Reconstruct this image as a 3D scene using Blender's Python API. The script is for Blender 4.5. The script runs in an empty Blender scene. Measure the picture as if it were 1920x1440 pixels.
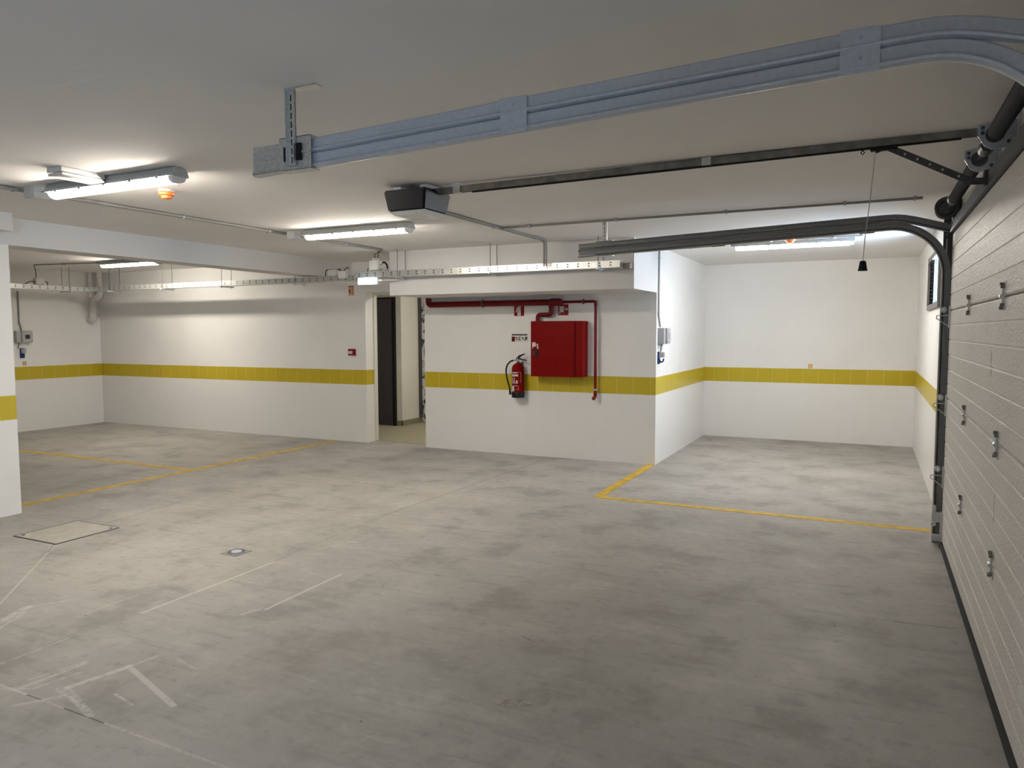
import bpy, bmesh, math, random
from mathutils import Vector, Matrix
random.seed(7)
SC = bpy.context.scene
COL = SC.collection
PI = math.pi

# ---------------------------------------------------------------- camera, world, exposure
def make_camera():
    yaw, pitch, roll, f = 0.454, -0.071, -0.0026, 1377.53
    cy, sy = math.cos(yaw), math.sin(yaw)
    fwd = Vector((-sy*math.cos(pitch), cy*math.cos(pitch), math.sin(pitch)))
    r0 = Vector((cy, sy, 0)); u0 = r0.cross(fwd)
    r = math.cos(roll)*r0 + math.sin(roll)*u0
    u = -math.sin(roll)*r0 + math.cos(roll)*u0
    m = Matrix((( r.x, u.x, -fwd.x, 0.0), (r.y, u.y, -fwd.y, 0.0), (r.z, u.z, -fwd.z, 1.52), (0, 0, 0, 1)))
    cd = bpy.data.cameras.new('camera'); cd.sensor_width = 36.0; cd.sensor_fit = 'HORIZONTAL'
    cd.lens = f/1920*36.0; cd.clip_start = 0.02
    c = bpy.data.objects.new('camera', cd); COL.objects.link(c); c.matrix_world = m
    SC.camera = c
make_camera()
SC.view_settings.view_transform = 'Standard'
SC.view_settings.look = 'None'
SC.view_settings.exposure = 0.22
SC.view_settings.gamma = 1.0
SC.view_settings.use_curve_mapping = False

SKY = 52.0
TUBE = 88.0
W = bpy.data.worlds.new('daylight'); SC.world = W; W.use_nodes = True
bg = W.node_tree.nodes['Background']
bg.inputs[0].default_value = (0.54, 0.74, 1.0, 1); bg.inputs[1].default_value = SKY

def portal(loc, rot, sx, sy):
    l = bpy.data.lights.new('window_light', 'AREA'); l.shape = 'RECTANGLE'; l.size = sx; l.size_y = sy
    l.cycles.is_portal = True
    o = bpy.data.objects.new('window_light', l); COL.objects.link(o); o.location = loc; o.rotation_euler = rot
portal((0.74, -2.0, 1.65), (0, PI/2, 0), 0.9, 1.0)  # sampling portal for the assumed window out of view
portal((0.74, 8.1, 1.985), (0, PI/2, 0), 0.5, 1.3)

# ---------------------------------------------------------------- materials
MATS = {}
class NT:
    def __init__(s, m): s.t = m.node_tree; s.n = s.t.nodes; s.l = s.t.links
    def node(s, k, **kw):
        n = s.n.new(k)
        for a, b in kw.items(): setattr(n, a, b)
        return n
    def put(s, sock, v):
        if v is None: return
        if hasattr(v, 'is_output'): s.l.new(v, sock)
        else: sock.default_value = v
    def math(s, op, a, b=None, c=None, clamp=False):
        n = s.node('ShaderNodeMath', operation=op, use_clamp=clamp)
        s.put(n.inputs[0], a); s.put(n.inputs[1], b); s.put(n.inputs[2], c)
        return n.outputs[0]
    def vmath(s, op, a, b=None, out=0):
        n = s.node('ShaderNodeVectorMath', operation=op)
        s.put(n.inputs[0], a); s.put(n.inputs[1], b)
        return n.outputs[out]
    def mix(s, f, a, b):
        n = s.node('ShaderNodeMix', data_type='RGBA')
        s.put(n.inputs[0], f); s.put(n.inputs[6], a); s.put(n.inputs[7], b)
        return n.outputs[2]
    def noise(s, vec, scale, detail=4, rough=0.55, out=0):
        n = s.node('ShaderNodeTexNoise'); s.put(n.inputs['Vector'], vec)
        n.inputs['Scale'].default_value = scale; n.inputs['Detail'].default_value = detail
        n.inputs['Roughness'].default_value = rough
        return n.outputs[out]
    def ramp(s, f, lo, hi):
        n = s.node('ShaderNodeMapRange', interpolation_type='SMOOTHSTEP'); s.put(n.inputs[0], f)
        n.inputs[1].default_value = lo; n.inputs[2].default_value = hi
        return n.outputs[0]
    def pos(s): return s.node('ShaderNodeNewGeometry').outputs['Position']
    def xyz(s, v):
        n = s.node('ShaderNodeSeparateXYZ'); s.put(n.inputs[0], v); return n.outputs
    def bump(s, h, strength, dist):
        n = s.node('ShaderNodeBump'); s.put(n.inputs['Height'], h)
        n.inputs['Strength'].default_value = strength; n.inputs['Distance'].default_value = dist
        return n.outputs[0]

def new_mat(name):
    m = bpy.data.materials.new(name); m.use_nodes = True
    MATS[name] = m
    return m, NT(m), m.node_tree.nodes['Principled BSDF']

def c4(c): return (c[0], c[1], c[2], 1)
def simple(name, col, rough=0.5, metal=0.0, var=0.06, scale=40, spec=0.5, bump=0.0):
    m, t, b = new_mat(name)
    n = t.noise(t.pos(), scale, 3)
    k = t.ramp(n, 0.3, 0.7)
    t.put(b.inputs['Base Color'], t.mix(k, c4([x*(1-var) for x in col]), c4([min(1, x*(1+var)) for x in col])))
    t.put(b.inputs['Roughness'], t.math('ADD', t.math('MULTIPLY', n, 0.12), rough-0.06))
    b.inputs['Metallic'].default_value = metal
    b.inputs['Specular IOR Level'].default_value = spec
    if bump: t.put(b.inputs['Normal'], t.bump(n, bump, 0.001))
    return m
def emit(name, col, strength):
    m, t, b = new_mat(name)
    b.inputs['Base Color'].default_value = c4((0.8, 0.8, 0.8)); b.inputs['Roughness'].default_value = 0.3
    b.inputs['Emission Color'].default_value = c4(col); b.inputs['Emission Strength'].default_value = strength
    return m

GALV = simple('galvanized_steel', (0.56, 0.59, 0.655), 0.42, 0.25, 0.05, 60)
TRKD = simple('shaded_track_steel', (0.29, 0.285, 0.28), 0.45, 0.35, 0.10, 60)  # galvanized steel again, darkened to paint in the far track's shade
RAILM = simple('weathered_rail_steel', (0.24, 0.225, 0.205), 0.45, 0.5, 0.25, 14)
GALVB = simple('bright_zinc', (0.62, 0.62, 0.60), 0.36, 0.7, 0.12, 80)
DKST = simple('dark_steel', (0.085, 0.085, 0.09), 0.45, 0.4, 0.12, 60)
BLACK = simple('black_plastic', (0.010, 0.010, 0.011), 0.5, spec=0.22)
ANTH = simple('anthracite_plastic', (0.014, 0.013, 0.018), 0.42, spec=0.3)
RUBBER = simple('rubber', (0.014, 0.014, 0.015), 0.7)
WPLAS = simple('white_plastic', (0.72, 0.71, 0.68), 0.4)
GPLAS = simple('grey_plastic', (0.42, 0.42, 0.43), 0.45)
CONDUIT = simple('conduit_grey', (0.31, 0.295, 0.275), 0.55, spec=0.3)
LAMPG = simple('lamp_housing', (0.45, 0.46, 0.45), 0.5)
SMOKE = simple('smoky_cover', (0.46, 0.45, 0.44), 0.3)
CLEAR = simple('frosted_cover', (0.75, 0.76, 0.76), 0.2)
RED = simple('red_enamel', (0.20, 0.006, 0.005), 0.5, 0, 0.05, 8, 0.05)
REDP = simple('red_pipe_paint', (0.15, 0.005, 0.006), 0.4, 0, 0.1, 20, 0.2)
REDS = simple('sign_red', (0.26, 0.008, 0.010), 0.5, spec=0.15)
SIGNW = simple('sign_cream', (0.66, 0.60, 0.55), 0.5)
ORANGE = simple('orange_plastic', (0.85, 0.22, 0.045), 0.45)
ORNS = simple('sticker_orange', (0.70, 0.27, 0.10), 0.5)
ORNY = simple('sticker_amber', (0.72, 0.42, 0.10), 0.5)
BLUE = simple('blue_plastic', (0.01, 0.04, 0.16), 0.45)
BRASS = simple('brass', (0.62, 0.52, 0.34), 0.35, 0.7)
CHROME = simple('chrome', (0.7, 0.7, 0.7), 0.2, 0.9)
SGREEN = simple('sign_green', (0.05, 0.09, 0.04), 0.5)
SBLACK = simple('sign_black', (0.02, 0.02, 0.02), 0.5)
MARKP = simple('yellow_floor_paint', (0.60, 0.38, 0.035), 0.6, 0, 0.22, 9)
DOORD = simple('dark_door_paint', (0.055, 0.050, 0.052), 0.45)
FRAME = simple('window_frame_paint', (0.20, 0.18, 0.17), 0.5)
WPIPE = simple('white_pvc', (0.60, 0.57, 0.54), 0.4)
SKIRT = simple('skirting_tile', (0.24, 0.22, 0.12), 0.45)
FILM = None

TUBEM = emit('lit_diffuser', (1.0, 0.925, 0.815), TUBE)
EXITM = emit('lit_exit_cover', (0.72, 0.90, 1.0), 3.0)
LOBM = emit('lit_assumed_lobby_lamp', (1.0, 0.95, 0.86), 70.0)  # glow of the assumed, unseen lamp in the lobby

def glass_mat():
    m, t, b = new_mat('window_glass')
    tr = t.node('ShaderNodeBsdfTransparent'); gl = t.node('ShaderNodeBsdfGlossy'); gl.inputs['Roughness'].default_value = 0.02
    mx = t.node('ShaderNodeMixShader'); mx.inputs[0].default_value = 0.07
    t.l.new(tr.outputs[0], mx.inputs[1]); t.l.new(gl.outputs[0], mx.inputs[2])
    t.l.new(mx.outputs[0], t.n['Material Output'].inputs['Surface'])
    return m
GLASS = glass_mat()

def wall_mat(name, axis, off, tint=(0.86, 0.84, 0.805)):
    m, t, b = new_mat(name)
    P = t.pos(); x = t.xyz(P)
    h = t.math('ADD', x[0 if axis == 'X' else 1], off); z = x[2]
    n = t.noise(P, 1.3, 3); n2 = t.noise(P, 90, 2)
    paint = t.mix(t.ramp(n, 0.3, 0.7), c4([k*0.97 for k in tint]), c4([min(1, k*1.02) for k in tint]))
    # tile lines
    fx = t.math('ABSOLUTE', t.math('SUBTRACT', t.math('FRACT', t.math('DIVIDE', h, 0.2)), 0.5))
    gx = t.math('GREATER_THAN', fx, 0.5-0.011)
    fz = t.math('ABSOLUTE', t.math('SUBTRACT', t.math('FRACT', t.math('DIVIDE', z, 0.2)), 0.5))
    gz = t.math('GREATER_THAN', fz, 0.5-0.012)
    grout = t.math('MAXIMUM', gx, gz)
    tiled = t.math('LESS_THAN', z, 1.003)
    inband = t.math('MULTIPLY', t.math('GREATER_THAN', z, 0.798), tiled)
    # per tile tint
    cell = t.node('ShaderNodeCombineXYZ')
    t.put(cell.inputs[0], t.math('FLOOR', t.math('DIVIDE', h, 0.2))); t.put(cell.inputs[1], t.math('FLOOR', t.math('DIVIDE', z, 0.2)))
    wn = t.node('ShaderNodeTexWhiteNoise', noise_dimensions='2D'); t.put(wn.inputs[0], cell.outputs[0])
    yel = t.mix(wn.outputs[0], (0.53, 0.405, 0.022, 1), (0.57, 0.435, 0.028, 1))
    wt = t.mix(wn.outputs[0], c4([k*0.972 for k in tint]), c4([k*0.982 for k in tint]))
    whitegrout = t.mix(grout, wt, c4([min(1, k*1.005) for k in tint]))
    yelgrout = t.mix(t.math('MULTIPLY', grout, 0.6), yel, (0.78, 0.68, 0.38, 1))
    col = t.mix(tiled, paint, t.mix(inband, whitegrout, yelgrout))
    t.put(b.inputs['Base Color'], col)
    rough = t.math('SUBTRACT', 0.75, t.math('MULTIPLY', tiled, 0.42))
    t.put(b.inputs['Roughness'], rough)
    b.inputs['Specular IOR Level'].default_value = 0.35
    hgt = t.math('SUBTRACT', t.math('MULTIPLY', n2, 0.12), t.math('MULTIPLY', t.math('MULTIPLY', grout, tiled), 0.5))
    t.put(b.inputs['Normal'], t.bump(hgt, 0.12, 0.002))
    return m
WX = wall_mat('painted_tiled_wall_along_x', 'X', 0.031)
WY = wall_mat('painted_tiled_wall_along_y', 'Y', 0.048)

def plain_paint(name, tint, rough=0.8, marks=True):
    m, t, b = new_mat(name)
    P = t.pos(); n = t.noise(P, 0.9, 4); n2 = t.noise(P, 60, 3)
    col = t.mix(t.ramp(n, 0.3, 0.7), c4([k*0.965 for k in tint]), c4([min(1, k*1.02) for k in tint]))
    if marks:
        mp = t.node('ShaderNodeMapping'); t.put(mp.inputs[0], P); mp.inputs['Rotation'].default_value = (0, 0, 0.22)
        mp.inputs['Scale'].default_value = (0.35, 9, 1)
        s = t.noise(mp.outputs[0], 3.2, 2); s = t.ramp(s, 0.69, 0.73)
        col = t.mix(t.math('MULTIPLY', s, 0.35), col, c4([min(1, k*1.14) for k in tint]))
        v = t.node('ShaderNodeTexVoronoi'); t.put(v.inputs['Vector'], P); v.inputs['Scale'].default_value = 3.1
        sp = t.math('LESS_THAN', v.outputs['Distance'], 0.012)
        col = t.mix(t.math('MULTIPLY', sp, 0.5), col, (0.12, 0.11, 0.10, 1))
    t.put(b.inputs['Base Color'], col)
    b.inputs['Roughness'].default_value = rough; b.inputs['Specular IOR Level'].default_value = 0.25
    t.put(b.inputs['Normal'], t.bump(n2, 0.06, 0.002))
    return m
CEIL = plain_paint('ceiling_paint', (0.87, 0.84, 0.815))
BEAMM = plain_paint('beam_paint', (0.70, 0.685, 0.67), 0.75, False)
LOBW = plain_paint('lobby_paint', (0.70, 0.67, 0.60), 0.7, False)
LOBF = plain_paint('lobby_floor_screed', (0.36, 0.33, 0.24), 0.75, False)

def floor_mat():
    m, t, b = new_mat('concrete_floor')
    P = t.pos(); X = t.xyz(P)
    fl = t.node('ShaderNodeCombineXYZ'); t.put(fl.inputs[0], X[0]); t.put(fl.inputs[1], X[1]); P2 = fl.outputs[0]
    big = t.noise(P2, 0.55, 3, 0.5); med = t.noise(P2, 2.3, 6, 0.62); fine = t.noise(P2, 16, 5, 0.62); grit = t.noise(P2, 130, 2)
    base = t.mix(t.ramp(big, 0.32, 0.68), (0.345, 0.327, 0.295, 1), (0.425, 0.402, 0.364, 1))
    base = t.mix(t.math('MULTIPLY', t.ramp(med, 0.49, 0.66), 0.60), base, (0.245, 0.230, 0.205, 1))
    base = t.mix(t.math('MULTIPLY', t.ramp(med, 0.47, 0.30), 0.50), base, (0.50, 0.475, 0.43, 1))
    base = t.mix(t.math('MULTIPLY', t.ramp(fine, 0.53, 0.70), 0.42), base, (0.24, 0.225, 0.20, 1))
    base = t.mix(t.math('MULTIPLY', t.ramp(fine, 0.44, 0.28), 0.28), base, (0.53, 0.505, 0.455, 1))
    # trowel streaks
    mp = t.node('ShaderNodeMapping'); t.put(mp.inputs[0], P2); mp.inputs['Rotation'].default_value = (0, 0, -0.45)
    mp.inputs['Scale'].default_value = (1.0, 7.0, 1)
    st = t.noise(mp.outputs[0], 2.0, 4, 0.6)
    base = t.mix(t.math('MULTIPLY', t.ramp(st, 0.54, 0.68), 0.42), base, (0.26, 0.245, 0.215, 1))
    base = t.mix(t.math('MULTIPLY', t.ramp(st, 0.42, 0.28), 0.25), base, (0.53, 0.50, 0.445, 1))
    # dark specks
    v = t.node('ShaderNodeTexVoronoi'); t.put(v.inputs['Vector'], P2); v.inputs['Scale'].default_value = 7.0
    wn = t.node('ShaderNodeTexWhiteNoise', noise_dimensions='3D'); t.put(wn.inputs[0], v.outputs['Position'])
    sp = t.math('MULTIPLY', t.math('LESS_THAN', v.outputs['Distance'], 0.045), t.math('GREATER_THAN', wn.outputs[0], 0.82))
    base = t.mix(t.math('MULTIPLY', sp, 0.75), base, (0.07, 0.062, 0.055, 1))
    # scuffed patches with clustered specks
    sn = t.noise(P2, 48, 3, 0.7); cl = t.noise(P2, 1.4, 2)
    sm = t.math('MULTIPLY', t.ramp(sn, 0.66, 0.70), t.ramp(cl, 0.60, 0.68))
    base = t.mix(t.math('MULTIPLY', sm, 0.5), base, (0.13, 0.115, 0.10, 1))
    rough_noise = t.noise(P2, 28, 3, 0.7)
    def seg(a, bb, w, col, k, nlo=0.35, nhi=0.55):
        nonlocal base
        pa = t.vmath('SUBTRACT', P2, (a[0], a[1], 0))
        ba = (bb[0]-a[0], bb[1]-a[1], 0); L2 = ba[0]**2+ba[1]**2
        hh = t.math('DIVIDE', t.vmath('DOT_PRODUCT', pa, ba, 1), L2, clamp=True)
        sc = t.node('ShaderNodeVectorMath', operation='SCALE'); sc.inputs[0].default_value = ba; t.put(sc.inputs['Scale'], hh)
        d = t.vmath('LENGTH', t.vmath('SUBTRACT', pa, sc.outputs[0]), None, 1)
        msk = t.ramp(d, w, w*0.45)
        if nlo is not None: msk = t.math('MULTIPLY', msk, t.ramp(rough_noise, nlo, nhi))
        base = t.mix(t.math('MULTIPLY', msk, k), base, c4(col))
    LT = (0.55, 0.525, 0.48); DK = (0.10, 0.09, 0.08)
    LB = (0.60, 0.575, 0.53)
    seg((-3.45, 7.9), (-3.60, 4.9), 0.008, (0.15, 0.135, 0.115), 0.7, None)
    seg((-3.60, 4.9), (-3.53, 3.6), 0.006, (0.20, 0.185, 0.16), 0.5, None)
    seg((-3.52, 3.60), (-3.52, 2.62), 0.013, LB, 0.75, 0.25, 0.45)
    seg((-2.955, 3.60), (-2.95, 2.95), 0.013, LB, 0.75, 0.25, 0.45)
    seg((-3.79, 2.80), (-3.79, 2.50), 0.010, LT, 0.5)
    seg((-5.226, 3.217), (-4.25, 2.25), 0.009, LB, 0.6, 0.25, 0.45)
    seg((-5.238, 3.217), (-5.10, 3.09), 0.005, DK, 0.7, None)
    seg((-5.45, 3.727), (-5.55, 4.55), 0.03, (0.25, 0.235, 0.205), 0.5)
    seg((-3.9, 1.80), (-3.16, 1.795), 0.008, LB, 0.75, 0.2, 0.4)
    seg((-3.16, 1.795), (-2.65, 1.787), 0.007, LT, 0.6)
    seg((-2.65, 1.787), (0.5, 1.76), 0.009, LT, 0.6)
    seg((-3.15, 1.794), (-3.05, 1.793), 0.0045, DK, 0.85, None)
    seg((-2.90, 1.791), (-2.65, 1.787), 0.005, DK, 0.95, None)
    seg((-3.06, 1.91), (-3.00, 2.15), 0.022, LB, 0.8, 0.30, 0.50)
    seg((-3.00, 2.15), (-2.98, 2.28), 0.014, LB, 0.55)
    seg((-3.01, 2.16), (-2.52, 2.00), 0.018, LB, 0.75, 0.25, 0.45)
    seg((-2.82, 1.96), (-2.68, 1.93), 0.010, LB, 0.6)
    seg((-3.24, 1.80), (-3.21, 2.10), 0.016, LB, 0.65)
    seg((-3.28, 1.88), (-3.23, 2.10), 0.010, LB, 0.6)
    seg((-3.18, 1.84), (-3.15, 2.02), 0.012, LB, 0.55)
    seg((-3.32, 1.77), (-3.20, 1.82), 0.020, LB, 0.6)
    seg((-3.56, 1.90), (-3.56, 2.24), 0.008, LB, 0.55)
    seg((-4.07, 2.18), (-4.17, 2.40), 0.035, LB, 0.65)
    seg((-4.17, 2.40), (-4.07, 2.57), 0.018, LB, 0.45)
    seg((-3.98, 2.12), (-4.10, 2.34), 0.012, LB, 0.6)
    seg((-3.06, 1.90), (-2.75, 1.80), 0.022, LB, 0.5)
    seg((-3.09, 1.88), (-2.84, 1.83), 0.014, LB, 0.5)
    seg((-3.10, 1.72), (-3.00, 1.86), 0.018, LB, 0.55)
    seg((-2.88, 2.31), (-2.70, 2.27), 0.008, LB, 0.5)
    seg((-3.01, 2.84), (-2.98, 2.97), 0.018, LB, 0.5)
    seg((0.15, 4.25), (0.43, 4.28), 0.008, DK, 0.55, None)
    seg((-1.53, 3.24), (-1.42, 3.19), 0.008, DK, 0.6)
    seg((-1.30, 2.60), (-1.18, 2.68), 0.05, (0.20, 0.155, 0.13), 0.55, 0.45, 0.6)
    t.put(b.inputs['Base Color'], base)
    t.put(b.inputs['Roughness'], t.math('ADD', t.math('MULTIPLY', med, 0.3), 0.42))
    b.inputs['Specular IOR Level'].default_value = 0.38
    t.put(b.inputs['Normal'], t.bump(t.math('ADD', t.math('MULTIPLY', fine, 0.6), t.math('MULTIPLY', grit, 0.4)), 0.10, 0.003))
    return m
FLOORM = floor_mat()

def panel_mat():
    m, t, b = new_mat('embossed_door_panel')
    P = t.pos(); X = t.xyz(P)
    n = t.noise(P, 85, 2, 0.6); n1 = t.noise(P, 2, 3)
    col = t.mix(t.ramp(n1, 0.3, 0.7), (0.74, 0.71, 0.665, 1), (0.79, 0.76, 0.715, 1))
    def smear(y, z0, z1, w, k):
        nonlocal col
        wob = t.math('MULTIPLY', t.math('SUBTRACT', t.noise(P, 14, 2), 0.5), 0.03)
        d = t.math('ABSOLUTE', t.math('SUBTRACT', t.math('ADD', X[1], wob), y))
        mk = t.ramp(d, w, w*0.4)
        a = t.ramp(X[2], z0-0.01, z0+0.015); c = t.ramp(X[2], z1+0.01, z1-0.015)
        nn = t.ramp(t.noise(P, 60, 3), 0.30, 0.55)
        mk = t.math('MULTIPLY', t.math('MULTIPLY', mk, a), t.math('MULTIPLY', c, nn))
        col = t.mix(t.math('MULTIPLY', mk, k), col, (0.20, 0.18, 0.16, 1))
    smear(3.905, 1.315, 1.43, 0.028, 0.75)
    smear(3.645, 0.71, 0.83, 0.022, 0.6)
    t.put(b.inputs['Base Color'], col)
    b.inputs['Roughness'].default_value = 0.38; b.inputs['Specular IOR Level'].default_value = 0.28
    t.put(b.inputs['Normal'], t.bump(n, 1.0, 0.009))
    return m
PANEL = panel_mat()

def tray_mat(name, axis):
    m, t, b = new_mat(name)
    P = t.pos(); X = t.xyz(P); n = t.noise(P, 30, 3)
    h = X[0 if axis == 'X' else 1]
    fx = t.math('ABSOLUTE', t.math('SUBTRACT', t.math('FRACT', t.math('DIVIDE', h, 0.115)), 0.5))
    hx = t.math('LESS_THAN', fx, 0.085)
    z = X[2]
    h1 = t.math('LESS_THAN', t.math('ABSOLUTE', t.math('SUBTRACT', z, 2.206)), 0.006)
    h2 = t.math('LESS_THAN', t.math('ABSOLUTE', t.math('SUBTRACT', z, 2.181)), 0.006)
    hole = t.math('MULTIPLY', hx, t.math('MAXIMUM', h1, h2))
    col = t.mix(t.ramp(n, 0.3, 0.7), (0.60, 0.60, 0.57, 1), (0.72, 0.72, 0.69, 1))
    t.put(b.inputs['Base Color'], t.mix(hole, col, (0.03, 0.03, 0.03, 1)))
    t.put(b.inputs['Metallic'], t.math('MULTIPLY', t.math('SUBTRACT', 1.0, hole), 0.75))
    b.inputs['Roughness'].default_value = 0.33
    return m
TRAYX = tray_mat('perforated_tray_along_x', 'X'); TRAYY = tray_mat('perforated_tray_along_y', 'Y')

def film_mat():
    m, t, b = new_mat('crumpled_film')
    P = t.pos(); n = t.noise(P, 9, 5, 0.7)
    t.put(b.inputs['Base Color'], t.mix(t.ramp(n, 0.50, 0.58), (0.62, 0.60, 0.57, 1), (0.05, 0.05, 0.05, 1)))
    b.inputs['Roughness'].default_value = 0.3
    return m
FILM = film_mat()

# ---------------------------------------------------------------- mesh builder
ORG = {}
class MB:
    def __init__(s): s.v = []; s.f = []
    def add(s, vs, fs):
        k = len(s.v); s.v += [tuple(p) for p in vs]; s.f += [[k+i for i in q] for q in fs]; return s
    def box(s, x0, x1, y0, y1, z0, z1, ch=0.0):
        if ch <= 0:
            return s.add([(x0,y0,z0),(x1,y0,z0),(x1,y1,z0),(x0,y1,z0),(x0,y0,z1),(x1,y0,z1),(x1,y1,z1),(x0,y1,z1)],
                         [(0,3,2,1),(4,5,6,7),(0,1,5,4),(1,2,6,5),(2,3,7,6),(3,0,4,7)])
        bm = bmesh.new(); bmesh.ops.create_cube(bm, size=1.0)
        for v in bm.verts:
            v.co = Vector((x0+(v.co.x+.5)*(x1-x0), y0+(v.co.y+.5)*(y1-y0), z0+(v.co.z+.5)*(z1-z0)))
        bmesh.ops.bevel(bm, geom=list(bm.edges), offset=ch, segments=2, profile=0.6, affect='EDGES')
        return s.take(bm)
    def take(s, bm, mat=None):
        if mat is not None: bmesh.ops.transform(bm, matrix=mat, verts=bm.verts)
        bm.verts.index_update()
        s.add([v.co[:] for v in bm.verts], [[v.index for v in f.verts] for f in bm.faces]); bm.free(); return s
    def obox(s, c, ax, ay, az):
        c, ax, ay, az = map(Vector, (c, ax, ay, az))
        vs = [c+i*ax+j*ay+k*az for k in (-.5,.5) for j in (-.5,.5) for i in (-.5,.5)]
        return s.add(vs, [(0,2,3,1),(4,5,7,6),(0,1,5,4),(1,3,7,5),(3,2,6,7),(2,0,4,6)])
    def bar(s, a, b, w, h, up=(0,0,1)):
        a, b = Vector(a), Vector(b); d = b-a; u = Vector(up)
        sd = d.cross(u)
        if sd.length < 1e-6: sd = d.cross(Vector((0,1,0)))
        sd.normalize(); u2 = sd.cross(d).normalized()
        return s.obox((a+b)/2, d, sd*w, u2*h)
    def tube(s, pts, r, n=10, cap=True, rs=None):
        pts = [Vector(p) for p in pts]; rings = []; prev = None
        for i, p in enumerate(pts):
            if i == 0: d = pts[1]-p
            elif i == len(pts)-1: d = p-pts[i-1]
            else: d = (pts[i+1]-p).normalized()+(p-pts[i-1]).normalized()
            d.normalize()
            if prev is None:
                a = Vector((0,0,1)) if abs(d.z) < .9 else Vector((1,0,0))
                u = d.cross(a).normalized()
            else:
                u = (prev - d*prev.dot(d)).normalized()
            prev = u; w = d.cross(u); rr = rs[i] if rs else r
            rings.append([p+rr*(math.cos(2*PI*k/n)*u+math.sin(2*PI*k/n)*w) for k in range(n)])
        vs = [q for g in rings for q in g]; fs = []
        for i in range(len(rings)-1):
            for k in range(n):
                fs.append((i*n+k, i*n+(k+1)%n, (i+1)*n+(k+1)%n, (i+1)*n+k))
        if cap: fs += [tuple(range(n-1,-1,-1)), tuple((len(rings)-1)*n+k for k in range(n))]
        return s.add(vs, fs)
    def cyl(s, a, b, r, n=16, r2=None): return s.tube([a, b], r, n, rs=[r, r if r2 is None else r2])
    def lathe(s, c, prof, n=24, axis='Z'):
        vs = []; fs = []
        for (r, h) in prof:
            for k in range(n):
                a = 2*PI*k/n; p = (r*math.cos(a), r*math.sin(a), h)
                if axis == 'Y': p = (p[0], p[2], p[1])
                if axis == 'X': p = (p[2], p[0], p[1])
                vs.append((c[0]+p[0], c[1]+p[1], c[2]+p[2]))
        for i in range(len(prof)-1):
            for k in range(n): fs.append((i*n+k, i*n+(k+1)%n, (i+1)*n+(k+1)%n, (i+1)*n+k))
        fs += [tuple(range(n-1,-1,-1)), tuple((len(prof)-1)*n+k for k in range(n))]
        return s.add(vs, fs)
    def prism(s, poly, axis, a, b):
        """poly of 2-D points; axis X: (y,z), Y: (x,z), Z: (x,y)"""
        def P(p, t):
            return {'X': (t, p[0], p[1]), 'Y': (p[0], t, p[1]), 'Z': (p[0], p[1], t)}[axis]
        n = len(poly)
        vs = [P(p, a) for p in poly]+[P(p, b) for p in poly]
        fs = [tuple(range(n)), tuple(range(2*n-1, n-1, -1))]+[(i, (i+1)%n, n+(i+1)%n, n+i) for i in range(n)]
        return s.add(vs, fs)
    def build(s, name, mat, parent=None, smooth=True, origin=None, solid=0.0):
        if parent is not None: o0 = Vector(ORG[parent.name])
        elif origin is not None: o0 = Vector(origin)
        else:
            lo = [min(v[i] for v in s.v) for i in range(3)]; hi = [max(v[i] for v in s.v) for i in range(3)]
            o0 = Vector(((lo[0]+hi[0])/2, (lo[1]+hi[1])/2, lo[2]))
        me = bpy.data.meshes.new(name)
        me.from_pydata([tuple(Vector(v)-o0) for v in s.v], [], s.f)
        me.update()
        bm = bmesh.new(); bm.from_mesh(me)
        bmesh.ops.recalc_face_normals(bm, faces=bm.faces)
        if smooth:
            for f in bm.faces: f.smooth = True
            for e in bm.edges:
                if len(e.link_faces) != 2 or e.calc_face_angle(3) > 0.6: e.smooth = False
        bm.to_mesh(me); bm.free()
        me.materials.append(mat)
        o = bpy.data.objects.new(name, me); COL.objects.link(o)
        if parent is not None: o.parent = parent
        else: o.location = o0
        ORG[o.name] = tuple(o0)
        if solid:
            md = o.modifiers.new('sheet', 'SOLIDIFY'); md.thickness = solid; md.offset = 0
        return o

def tag(o, label, cat, group=None, kind=None):
    o['label'] = label; o['category'] = cat
    if group: o['group'] = group
    if kind: o['kind'] = kind
    return o
def thing(name, label, cat, loc, group=None, kind=None):
    o = bpy.data.objects.new(name, None); COL.objects.link(o); o.empty_display_size = 0.1
    o.location = loc; ORG[o.name] = tuple(loc)
    return tag(o, label, cat, group, kind)
def copy_tree(o, parent=None):
    c = o.copy(); COL.objects.link(c)
    if parent is not None: c.parent = parent
    for ch in [k for k in bpy.data.objects if k.parent == o]: copy_tree(ch, c)
    return c
def arc(cx, cz, r, a0, a1, n):
    return [(cx+r*math.cos(a0+(a1-a0)*i/n), cz+r*math.sin(a0+(a1-a0)*i/n)) for i in range(n+1)]
def bend(pts, r=0.03, n=5):
    """round the corners of a 3-D polyline"""
    pts = [Vector(p) for p in pts]; out = [pts[0]]
    for i in range(1, len(pts)-1):
        a, p, b = pts[i-1], pts[i], pts[i+1]
        u = (a-p); v = (b-p); k = min(r, u.length*.45, v.length*.45)
        s, e = p+u.normalized()*k, p+v.normalized()*k
        for j in range(n+1):
            q = j/n; out.append((1-q)**2*s+2*q*(1-q)*p+q*q*e)
    return out+[pts[-1]]

# ---------------------------------------------------------------- room shell
XL, XR, YB, YB2, XM, ZC, ZC2, YF = -11.732, 0.53, 8.152, 10.856, -2.171, 2.469, 2.515, -4.0
XC = -6.418; YS = 7.266
def struct(name, mb, mat, label, cat): return tag(mb.build(name, mat, smooth=False), label, cat, kind='structure')

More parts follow.
